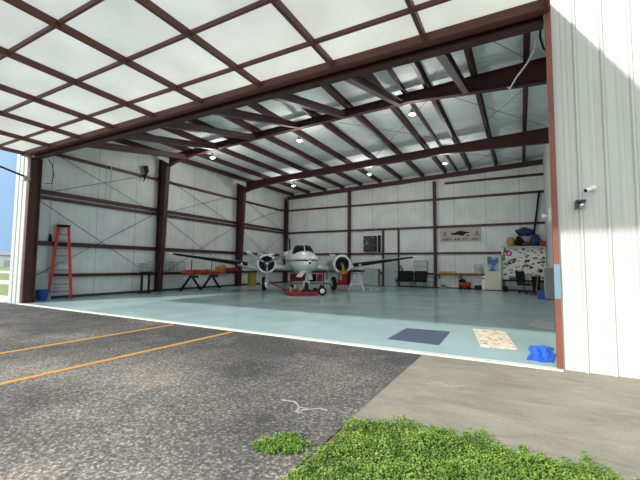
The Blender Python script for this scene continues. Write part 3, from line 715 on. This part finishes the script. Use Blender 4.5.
# black bench seats
def seatunit(name, lab, x0, x1):
    t = thing(name, lab, 'bench', ((x0+x1)/2,23.7,0), 0, 'black benches')
    w = (x1-x0)/2
    MB().box(-w,-.3,.38,w,.25,.5).build('seat', 'black', t, .02); MB().cbox((0,.26,.76), (2*w,.08,.62), (-.12,0,0)).build('backrest', 'black', t, .02)
    for sx in (-1,1):
        for y in (-.26,.22): MB().box(sx*(w-.08)-.02,y-.02,0,sx*(w-.08)+.02,y+.02,.4).build('leg', 'dark_grey', t)
    MB().box(-w-.03,-.28,.56,-w+.02,.2,.6).build('armrest', 'black', t); MB().box(w-.02,-.28,.56,w+.03,.2,.6).build('armrest', 'black', t)
seatunit('waiting_bench', 'black two seat waiting bench just right of the back door', -7.25, -6.2)
seatunit('waiting_bench', 'black waiting bench in front of the pale whiteboard', -6.12, -5.32)
t = thing('whiteboard', 'pale grey whiteboard standing behind the black bench on back wall', 'board', (-5.75,24.12,.95))
MB().box(-.4,-.02,0,.4,.02,.78).build('board_panel', 'light_grey', t)
mb = MB(); mb.box(-.42,-.03,.36,.42,-.015,.42); mb.box(-.42,-.03,.74,.42,.02,.79); mb.box(-.43,-.03,0,-.4,.02,.79); mb.box(.4,-.03,0,.43,.02,.79); mb.build('board_frame', 'grey', t)
mb = MB(); mb.tube([(0,0,0),(-.06,0,.3),(.05,0,.55),(.16,0,.35),(.12,0,.05)], .04)
tag(mb.build('coiled_hose', 'black'), 'black hose loop standing up behind left end of the bench', 'hose').location = (-7.12,24.05,.85)
t = thing('folding_chair', 'grey wire folding chair between black bench and brown post', 'chair', (-5.05,23.75,0))
mb = MB()
for sx in (-.16,.16): mb.tube([(sx,-.2,0),(sx,.18,.85)], .014, 6); mb.tube([(sx,.2,0),(sx,-.15,.45)], .014, 6)
mb.build('frame', 'grey', t); MB().box(-.17,-.2,.42,.17,.15,.45).build('seat', 'grey', t); MB().box(-.17,.12,.62,.17,.18,.82).build('backrest', 'grey', t)

# shelf and what stands on it
sh = thing('wall_shelf', 'long wooden shelf board on the back wall below the banner', 'shelf', (-3.3,24.1,.86))
MB().box(-1.45,-.22,0,1.38,.18,.07).build('shelf_board', 'brown_cloth', sh)
for x in (-1.3,0,1.25): MB().poly([(x-.015,.18,-.3),(x-.015,.18,0),(x-.015,-.15,0)], (.03,0,0)).build('bracket', 'dark_grey', sh)
tag(MB().box(-4.7,23.9,.932,-3.5,24.15,1.06).build('wood_plank', 'wood'), 'yellowish wood plank lying on left half of the wall shelf', 'plank')
tag(MB().box(-3.45,23.95,.932,-2.35,24.12,.99).build('wood_plank', 'wood'), 'thin wood plank lying on right half of the wall shelf', 'plank')
mb = MB(); mb.lathe([(.001,0),(.06,0),(.07,.1),(.05,.12),(.001,.12)], n=14)
tag(mb.build('paper_cup', 'white'), 'small white cup in the middle of the wall shelf', 'cup').location = (-3.42,23.83,.932)
t = thing('wire_basket', 'grey wire basket tower on right end of the wall shelf', 'basket', (-2.3,24.0,.932))
mb = MB()
for x in (-.18,.18):
    for y in (-.1,.1): mb.tube([(x,y,0),(x,y,.62)], .014, 6)
mb.build('upright', 'grey', t)
for z in (.1,.3,.52):
    MB().box(-.19,-.11,z,.19,.11,z+.1).build('tray', 'light_grey', t)
t = thing('bench_scale', 'small grey-green scale on the floor right of the brown post', 'scale', (-4.35,24.0,0))
MB().box(-.2,-.14,0,.2,.14,.1).build('scale_body', 'grey', t, .01); MB().lathe([(.001,.2),(.2,.23),(.24,.27),(.24,.28),(.001,.24)], n=18).build('scale_pan', 'light_grey', t); MB().tube([(0,0,.1),(0,0,.22)], .03).build('stem', 'dark_grey', t)
t = thing('air_compressor', 'red portable air compressor on the floor under the shelf', 'compressor', (-3.05,23.85,0))
MB().lathe([(.001,-.36),(.1,-.35),(.17,-.28),(.17,.28),(.1,.35),(.001,.36)], (0,0,.28), 'X', 20).build('tank', 'red', t)
MB().box(-.3,-.12,.42,.05,.12,.6).build('motor', 'black', t, .02); MB().tube([(-.3,0,.4),(-.34,0,.72),(-.05,0,.62)], .025).build('handle', 'black', t)
for x in (-.22,.22): MB().lathe([(.001,-.03),(.1,-.03),(.1,.03),(.001,.03)], (x,-.16,.1), 'Y', 14).build('wheel', 'tyre', t)
t = thing('battery_box', 'low black box on floor right of the red compressor', 'box', (-2.25,23.95,0))
MB().box(-.24,-.15,0,.24,.15,.22).build('box_body', 'black', t, .01); MB().box(-.25,-.16,.22,.25,.16,.26).build('box_lid', 'dark_grey', t)
t = thing('panel_heater', 'narrow white panel heater standing against the cream cabinet', 'heater', (-1.98,23.8,0))
MB().box(-.1,-.1,.03,.1,.12,.84).build('heater_body', 'white', t, .01); MB().box(-.06,-.106,.64,.06,-.1,.72).build('control_panel', 'dark_grey', t)
for x in (-.06,.06): MB().box(x-.02,-.08,0,x+.02,.1,.03).build('foot', 'dark_grey', t)
t = thing('tall_cabinet', 'tall cream metal cabinet on back wall with a blue poster', 'cabinet', (-1.45,23.9,0))
MB().box(-.44,-.28,.04,.44,.3,2.08).build('cabinet_body', 'cream', t, .01)
dd = MB().box(-.41,-.295,.08,.41,-.28,2.04).build('cabinet_door', 'cream', t); MB().box(.32,-.315,.9,.35,-.295,1.1).build('handle', 'chrome', dd)
MB().box(-.42,-.25,0,.42,.28,.04).build('plinth', 'dark_grey', t)
tag(MB().box(-1.74,23.592,1.12,-1.14,23.602,1.98).build('poster', 'poster_print'), 'blue poster taped to the tall cream cabinet', 'poster')

# banner with aeroplane silhouette
t = thing('banner', 'pale wall banner with black aeroplane silhouette and lettering', 'banner', (-3.32,YB-.011,2.93))
MB().box(-1.22,-.012,0,1.22,.008,.9).build('banner_sheet', 'banner', t)
mb = MB()   # side view of a low aeroplane, nose to the left
prof = [(-.6,.5),(-.52,.56),(-.3,.58),(-.18,.66),(.05,.7),(.2,.66),(.45,.6),(.62,.58),(.72,.6),(.5,.54),(.3,.5),(.22,.4),(.08,.38),(-.1,.44),(-.3,.44),(-.5,.46)]
mb.poly([(x,-.02,z) for x, z in prof], (0,.006,0))
mb.bar((-.62,-.017,.4),(-.62,-.017,.62), .02,.006); mb.bar((-.3,-.017,.36),(-.3,-.017,.45), .05,.006,(1,0,0)); mb.cbox((.45,-.017,.38), (.16,.006,.07))
mb.build('aeroplane_emblem', 'black', t)
for x in (-.92,.98):
    mb = MB(); mb.bar((x-.11,-.017,.34),(x,-.017,.66), .006,.04,(1,0,0)); mb.bar((x+.11,-.017,.34),(x,-.017,.66), .006,.04,(1,0,0)); mb.bar((x-.07,-.017,.44),(x+.07,-.017,.44), .006,.035,(0,0,1))
    mb.build('letter_emblem', 'dark_red', t)
def text(body, size, loc, m, parent, name='lettering'):
    cu = bpy.data.curves.new(name, 'FONT'); cu.body = body; cu.size = size; cu.align_x = 'CENTER'; cu.extrude = .003; cu.space_character = 1.25; cu.offset = .006
    o = bpy.data.objects.new(name, cu); COL.objects.link(o)
    dg = bpy.context.evaluated_depsgraph_get(); me = bpy.data.meshes.new_from_object(o.evaluated_get(dg))
    bpy.data.objects.remove(o); q = bpy.data.objects.new(name, me); COL.objects.link(q)
    me.materials.clear(); me.materials.append(MATS[m]); q.location = loc; q.rotation_euler = (PI/2,0,0); q.parent = parent
    return q
text('AERO AIR CO , INC', .2, (0,-.016,.1), 'black', t)

# sticker board, desk and clutter in the right corner
t = thing('sticker_board', 'large white board covered with stickers in the far right corner', 'board', (.12,23.85,.0))
MB().box(-1.12,0,.62,1.1,.08,2.52).build('board_panel', 'white', t)
MB().box(-1.12,-.3,2.5,1.12,.42,2.56).build('top_shelf', 'light_grey', t)
for x in (-1.08,1.06): MB().box(x-.03,.02,0,x+.03,.08,.62).build('leg', 'light_grey', t)
rs = random.Random(3)
pal = ['dark_paper','dark_paper','grey_paper','grey_paper','dark_paper','grey_paper','red_paper','tan_paper','grey_paper','dark_paper']
for k in range(94):
    x, z = rs.uniform(-1.0,1.02), rs.uniform(.75,2.44); w, hh = rs.uniform(.07,.22), rs.uniform(.04,.12)
    mb = MB(); a = rs.uniform(-.5,.5)
    if k % 5: mb.cbox((x,-.004-.0006*k%.005,z), (w,.006,hh), (0,a,0))
    else: mb.lathe([(.001,-.007),(w*.55,-.007),(w*.55,0),(.001,0)], (x,-.001,z), 'Y', 14)
    mb.build('sticker', pal[rs.randrange(10)], t)
MB().lathe([(.001,-.014),(.15,-.014),(.15,-.006),(.001,-.006)], (-.72,0,2.16), 'Y', 20).build('sticker', 'pink_paper', t)
MB().lathe([(.001,-.018),(.07,-.018),(.07,-.013),(.001,-.013)], (-.72,0,2.16), 'Y', 16).build('sticker', 'white', t)
MB().poly([(-1.08,-.012,1.95),(-.92,-.012,1.95),(-1.0,-.012,2.45)], (0,.006,0)).build('sticker', 'green_paper', t)
MB().poly([(-1.1,-.016,1.75),(-.9,-.016,1.75),(-1.0,-.016,2.15)], (0,.006,0)).build('sticker', 'green_paper', t)

t = thing('desk', 'long black desk below the sticker board', 'desk', (.1,23.4,0))
MB().box(-1.08,-.35,.6,1.05,.4,.66).build('desk_top', 'black', t)
for x in (-1.0,1.0):
    for y in (-.3,.35): MB().box(x-.025,y-.025,0,x+.025,y+.025,.6).build('leg', 'dark_grey', t)
MB().box(-.9,.36,.25,.9,.38,.6).build('back_panel', 'cream', t)
t = thing('waste_bin', 'small black square bin under left end of the desk', 'bin', (-.82,23.02,0))
MB().loft([[(s*x,s*y,z) for x, y in ((-1,-1),(1,-1),(1,1),(-1,1))] for s, z in ((.1,0),(.13,.3),(.115,.3),(.09,.03))], smooth=False).build('bin_body', 'black', t)
for k, (x, z, w, hh, mm, lab) in enumerate(((-.55,.662,.34,.2,'dark_grey','dark grey printer on left part of the black desk'),(-.15,.662,.2,.3,'black','black radio box standing on the desk beside the printer'))):
    t = thing(('printer','radio')[k], lab, ('printer','radio')[k], (.1+x,23.35,z))
    MB().box(-w/2,-.14,0,w/2,.14,hh).build('body', mm, t, .015); MB().box(-w/2+.03,-.15,hh*.5,w/2-.03,-.14,hh*.85).build('front_panel', 'grey', t)
# office chair
t = thing('office_chair', 'black swivel office chair in front of the sticker board desk', 'chair', (.1,22.1,0), math.radians(150))
MB().box(-.25,-.25,.42,.25,.25,.52).build('seat', 'black', t, .03); MB().cbox((.02,.28,.86), (.46,.08,.62), (-.12,0,0)).build('backrest', 'black', t, .03)
MB().tube([(0,0,.1),(0,0,.42)], .03).build('post', 'black', t)
for k in range(5):
    a = 2*PI*k/5; lg = MB().bar((0,0,.12),(.3*math.cos(a),.3*math.sin(a),.08), .05,.04).build('base_leg', 'black', t)
    MB().ball((.3*math.cos(a),.3*math.sin(a),.04), .04).build('caster', 'black', lg)
for sx in (-1,1):
    mb = MB(); mb.tube([(sx*.26,.1,.48),(sx*.31,.05,.68)], .02); mb.box(sx*.31-.03,-.2,.67,sx*.31+.03,.15,.7); mb.build('armrest', 'black', t)
# things along the right wall
t = thing('tall_bin', 'tall black wheeled bin near the right wall beside the swivel chair', 'bin', (.66,22.5,0))
MB().loft([[(s*x*.8,s*y,z) for x, y in ((-1,-1),(1,-1),(1,1),(-1,1))] for s, z in ((.2,.05),(.25,.85))], smooth=False).build('bin_body', 'black', t)
MB().box(-.23,-.28,.85,.23,.28,.9).build('bin_lid', 'black', t); MB().lathe([(.001,-.03),(.08,-.03),(.08,.03),(.001,.03)], (.12,-.2,.08), 'X', 12).build('wheel', 'tyre', t)
t = thing('metal_locker', 'pale grey metal locker against the right wall beyond jamb', 'locker', (1.02,18.9,0))
MB().box(-.14,-.3,.03,.2,.3,1.35).build('locker_body', 'grey', t); MB().box(-.155,-.28,.08,-.14,.28,1.3).build('locker_door', 'light_grey', t); MB().box(-.17,.15,.7,-.155,.2,.85).build('handle', 'black', t)
t = thing('recycling_bin', 'small blue bin on the floor at the right wall', 'bin', (.72,18.8,0))
MB().loft([[(s*x,s*y,z) for x, y in ((-1,-1),(1,-1),(1,1),(-1,1))] for s, z in ((.12,0),(.15,.36),(.135,.36),(.11,.03))], smooth=False).build('bin_body', 'blue_plastic', t)
t = thing('push_broom', 'wooden handled broom leaning on the right wall shelf', 'broom', (.6,21.0,0), .4)
MB().tube([(0,0,.1),(.3,.3,1.4)], .016).build('handle', 'wood', t); MB().box(-.2,-.04,.03,.2,.04,.1).build('brush_head', 'red', t); MB().box(-.19,-.035,0,.19,.035,.03).build('bristles', 'black', t)
# bags on top of the board
def bag(name, lab, cat, m, c, sc, r):
    mb = MB(); mb.ball((0,0,0), r, sc, 16)
    for v in mb.bm.verts:
        v.co += Vector((math.sin(v.co.z*19+v.co.x*7), math.sin(v.co.x*17), math.cos(v.co.x*13+v.co.y*11)))*.035*r/.3
    t = thing(name, lab, cat, c); mb.build('bag_body', m, t)
    MB().tube([(-.2*sc[0],-.02,r*sc[2]*.7),(-.08,-.05,r*sc[2]+.06),(.1,-.05,r*sc[2]+.05),(.2*sc[0],-.02,r*sc[2]*.7)], .015).build('bag_strap', m, t)
    return t
bag('duffel_bag', 'dark blue duffel bag lying on top of the pile above the board', 'bag', 'navy_bag', (.22,23.86,3.38), (1.45,.6,.68), .34)
bag('duffel_bag', 'teal blue bag at the right end on top of the board', 'bag', 'teal_bag', (.74,23.9,2.87), (.95,.55,1.0), .32)
bag('black_bag', 'black bag stuffed under the dark blue duffel bag', 'bag', 'black', (-.06,23.88,2.84), (.8,.55,.82), .34)
bag('cloth_sack', 'brown grey sack lying on the board below the dark blue duffel', 'bag', 'brown_cloth', (.3,23.72,2.68), (1.1,.5,.5), .22)
t = thing('wicker_basket', 'round tan wicker basket standing at left end on top of board', 'basket', (-.5,23.88,2.565))
MB().lathe([(.001,0),(.14,0),(.2,.15),(.21,.32),(.17,.48),(.15,.5),(.13,.48),(.17,.3),(.1,.05),(.001,.04)], n=22).build('basket_body', 'tan_wicker', t)
MB().lathe([(.14,.48),(.165,.5),(.14,.52),(.12,.5)], n=22).build('rim', 'wood', t)
t = thing('red_toolbox', 'red metal toolbox on right end of the board shelf', 'toolbox', (1.08,23.66,2.62))
MB().box(-.13,-.25,0,.13,.25,.2).build('box_body', 'red', t); MB().tube([(0,-.12,.2),(0,-.1,.27),(0,.1,.27),(0,.12,.2)], .012).build('handle', 'black', t); MB().box(-.1,-.2,-.06,.1,.2,0).build('bracket', 'dark_grey', t)

# white junction lamp on the inner jamb, red box below
t = thing('security_light', 'white security light on the inner side of the right jamb', 'light fixture', (.375,6.37,2.18))
MB().box(.0,-.04,-.09,.05,.1,.09).build('back_box', 'white', t); MB().tube([(0,0,-.02),(-.05,-.02,-.02),(-.08,-.03,-.02)], .025).build('lamp_head', 'white', t); MB().box(0,-.03,-.02,.072,.03,.02).build('arm', 'white', t)

# ------------------------------------------------------------------ foreground things
tag(MB().poly([(-2.29,8.2,.001),(-1.37,8.26,.001),(-1.32,6.78,.001),(-2.27,6.82,.001)], (0,0,.01)).build('floor_mat', 'mat_blue'), 'dark blue grey mat lying on the sunlit hangar floor', 'mat')
tag(MB().poly([(-.98,8.93,.001),(-.34,8.93,.001),(-.09,7.14,.001),(-.66,7.06,.001)], (0,0,.008)).build('rug', 'rug_pattern'), 'cream rug with small brown pattern on the hangar floor', 'rug')
# crumpled blue tarp
mb = MB(); rs = random.Random(5); nx_, ny_ = 13, 11; g = []
for j in range(ny_):
    row = []
    for i in range(nx_):
        u, v = i/(nx_-1), j/(ny_-1)
        e = min(u*3, (1-u)*3, v*3, (1-v)*3, 1)
        x = .08 + .35*u + .02*math.sin(v*14+1) - .06*(v < .12); y = 6.4 + 1.15*v + .03*math.sin(u*9)
        z = .012 + e*(.07 + .035*math.sin(v*21+u*3) + .025*math.sin(u*17+v*8) + rs.uniform(-.015,.015))
        row.append(mb.bm.verts.new((x,y,max(.006,z))))
    g.append(row)
for j in range(ny_-1):
    for i in range(nx_-1): mb.bm.faces.new((g[j][i],g[j][i+1],g[j+1][i+1],g[j+1][i]))
o = mb.build('tarp', 'blue_tarp'); o.modifiers.new('thickness','SOLIDIFY').thickness = .006
tag(o, 'crumpled bright blue tarp heaped by the right jamb', 'tarp')
tag(MB().poly([(.12,10.2,.001),(.62,9.75,.001),(.7,10.9,.001),(.3,11.4,.001)], (0,0,.006)).build('cardboard_sheet', 'light_grey'), 'pale flat cardboard sheet on the floor behind the right jamb', 'cardboard')

# cameras on the outside wall
t = thing('dome_camera', 'dark dome security camera on the right outside wall', 'security camera', (.735,YF-.034,2.26))
MB().box(-.055,-.02,-.05,.055,.0,.06).build('back_plate', 'grey', t); mb = MB(); mb.box(-.06,-.1,.03,.06,0,.06); mb.box(-.06,-.09,-.06,-.045,0,.04); mb.build('hood', 'dark_grey', t, .005); MB().ball((.01,-.055,-.015), .042).build('dome', 'chrome', t)
t = thing('bullet_camera', 'small white bullet security camera above the dome camera', 'security camera', (.89,YF-.034,2.47))
MB().lathe([(.001,-.03),(.035,-.03),(.035,0),(.001,0)], (0,0,.01), 'Y', 14).build('mount', 'white', t)
MB().tube([(0,-.02,.01),(-.02,-.07,.0),(-.05,-.08,-.02)], .012).build('arm', 'white', t)
bd = MB().tube([(-.02,-.07,0),(-.1,-.12,-.035)], .027, 12).build('camera_body', 'white', t); MB().tube([(-.1,-.12,-.035),(-.108,-.125,-.038)], .023, 12).build('lens', 'black', bd)

# ------------------------------------------------------------------ weeds
def weeds(name, poly, n, h, seed, lab, cat):
    rs = random.Random(seed); mb = MB(); bm = mb.bm
    xs = [p[0] for p in poly]; ys = [p[1] for p in poly]
    def inside(x, y):
        c = False; j = len(poly)-1
        for i in range(len(poly)):
            (xi, yi), (xj, yj) = poly[i], poly[j]
            if (yi > y) != (yj > y) and x < (xj-xi)*(y-yi)/(yj-yi)+xi: c = not c
            j = i
        return c
    k = 0
    while k < n:
        x, y = rs.uniform(min(xs),max(xs)), rs.uniform(min(ys),max(ys))
        wob = .05*math.sin(x*19+y*7) + .035*math.sin(x*47) + .03*math.sin(y*41)
        if not inside(x+wob, y+wob): continue
        k += 1
        hm = .55 + .45*math.sin(x*9+1.3)*math.sin(y*11)
        z = rs.uniform(.0, h)*max(.3,hm) - .02; a = rs.uniform(0, 2*PI); L = rs.uniform(.017,.034); w = L*rs.uniform(.28,.42); tl = rs.uniform(.0,.9)
        d = Vector((math.cos(a)*math.cos(tl), math.sin(a)*math.cos(tl), math.sin(tl))); s = Vector((-math.sin(a), math.cos(a), 0)); u = s.cross(d)*-1
        p = Vector((x,y,z))
        v = [bm.verts.new(q) for q in (p, p+d*L*.5+s*w+u*.006, p+d*L-Vector((0,0,.006)), p+d*L*.5-s*w+u*.006)]
        bm.faces.new((v[0],v[1],v[2])); bm.faces.new((v[0],v[2],v[3]))
    o = mb.build(name, 'weed_leaf'); o['kind'] = 'stuff'; return tag(o, lab, cat)
weeds('grass', [(-1.36,1.2),(-1.38,2.1),(-1.4,2.65),(-1.34,3.06),(-1.15,3.2),(-.75,3.36),(-.2,3.28),(.3,3.22),(1.1,3.08),(1.6,2.9),(1.6,1.2)], 60000, .1, 1, 'thick low green weeds along the edge of the concrete apron', 'grass')
weeds('weed_patch', [(-1.88,2.44),(-1.8,2.56),(-1.66,2.63),(-1.5,2.58),(-1.46,2.48),(-1.56,2.36),(-1.7,2.3),(-1.8,2.33)], 1500, .06, 2, 'small separate clump of green weeds growing on the asphalt', 'grass')

# ------------------------------------------------------------------ far things at the left edge
def house(x, y, w, dp, h, rz, lab, mw='white'):
    t = thing('far_building', lab, 'building', (x,y,-.3), rz, 'far buildings')
    MB().box(-w/2,-dp/2,0,w/2,dp/2,h).build('building_walls', mw, t)
    MB().poly([(-w/2-.5,-dp/2-.5,h),(w/2+.5,-dp/2-.5,h),(w/2+.5,0,h+1.6),(-w/2-.5,0,h+1.6)], (0,0,.3)).build('roof', 'grey', t)
    for k in range(3): MB().box(-w/2+w*(k+.5)/3-1,-dp/2-.1,0,-w/2+w*(k+.5)/3+1,-dp/2,h*.6).build('bay_door', 'light_grey', t)
house(-178,67,24,12,4.2,math.radians(70),'low white building across the airfield, nearest the hangar corner')
house(-215,38,22,12,5,math.radians(70),'low white building across the airfield, farther left')
for k, (x, y, r) in enumerate(((-205,72,4.2),(-208,79,3.4))):
    t = thing('far_tree', ('dark rounded tree beyond the far white building','smaller dark tree beside the rounded far tree')[k], 'tree', (x,y,-.3), 0, 'far trees')
    MB().tube([(0,0,0),(0,0,3)], .4).build('trunk', 'brown_cloth', t)
    mb = MB()
    for q in range(7): mb.ball((random.uniform(-2.4,2.4),random.uniform(-2.4,2.4),3.5+random.uniform(-1,1.8)), r*.55)
    mb.build('crown', 'tree', t)

# ------------------------------------------------------------------ light, sky, camera
D = Vector((.63,1.71,-1))
L = bpy.data.lights.new('sun', 'SUN'); L.energy = 4.0; L.angle = math.radians(1.2); L.color = (1,.98,.93)
so = bpy.data.objects.new('sun', L); COL.objects.link(so); so.rotation_euler = D.to_track_quat('-Z','Y').to_euler()
w = bpy.data.worlds.new('sky'); S.world = w; w.use_nodes = True; nt = w.node_tree
tc = nt.nodes.new('ShaderNodeTexCoord')
dt = nt.nodes.new('ShaderNodeVectorMath'); dt.operation = 'DOT_PRODUCT'; dt.inputs[1].default_value = (-D).normalized()
nt.links.new(tc.outputs['Generated'], dt.inputs[0])
mr = nt.nodes.new('ShaderNodeMapRange'); mr.inputs[1].default_value = -1; mr.inputs[2].default_value = 1; nt.links.new(dt.outputs['Value'], mr.inputs[0])
rp = nt.nodes.new('ShaderNodeValToRGB'); e = rp.color_ramp.elements   # hazy sky: blue away from the sun, milky white around it
e[0].position = .3; e[0].color = (.10,.36,.80,1); e[1].position = .95; e[1].color = (1,1,.97,1)
k = e.new(.48); k.color = (.16,.43,.80,1); k = e.new(.68); k.color = (.62,.72,.84,1)
nt.links.new(mr.outputs[0], rp.inputs['Fac'])
st = nt.nodes.new('ShaderNodeMapRange'); st.inputs[1].default_value = .45; st.inputs[2].default_value = .9; st.inputs[3].default_value = .7; st.inputs[4].default_value = 1.9
nt.links.new(mr.outputs[0], st.inputs[0])
# pale haze toward the horizon
sp = nt.nodes.new('ShaderNodeSeparateXYZ'); nt.links.new(tc.outputs['Generated'], sp.inputs[0])
hz = nt.nodes.new('ShaderNodeMapRange'); hz.inputs[1].default_value = 0; hz.inputs[2].default_value = .32; hz.inputs[3].default_value = .45; hz.inputs[4].default_value = 0
nt.links.new(sp.outputs['Z'], hz.inputs[0])
mxn = nt.nodes.new('ShaderNodeMix'); mxn.data_type = 'RGBA'; mxn.inputs[7].default_value = (.55,.70,.88,1)
nt.links.new(hz.outputs[0], mxn.inputs[0]); nt.links.new(rp.outputs[0], mxn.inputs[6])
nt.links.new(mxn.outputs[2], nt.nodes['Background'].inputs['Color']); nt.links.new(st.outputs[0], nt.nodes['Background'].inputs['Strength'])

cam = bpy.data.cameras.new('camera'); co = bpy.data.objects.new('camera', cam); COL.objects.link(co)
cam.sensor_width = 36; cam.lens = 365.09/640*36; cam.clip_end = 2000; cam.clip_start = .05
R = ((.8762,.4819,.0086),(.0254,-.064,.9976),(-.4813,.8739,.0684))
Mx = Matrix(((R[0][0],R[1][0],-R[2][0],0),(R[0][1],R[1][1],-R[2][1],0),(R[0][2],R[1][2],-R[2][2],1.4),(0,0,0,1)))
co.matrix_world = Mx
S.camera = co
S.view_settings.view_transform = 'Standard'; S.view_settings.look = 'None'; S.view_settings.gamma = 1
S.view_settings.use_curve_mapping = False; S.view_settings.exposure = 0.3
S.cycles.max_bounces = 8; S.cycles.diffuse_bounces = 6
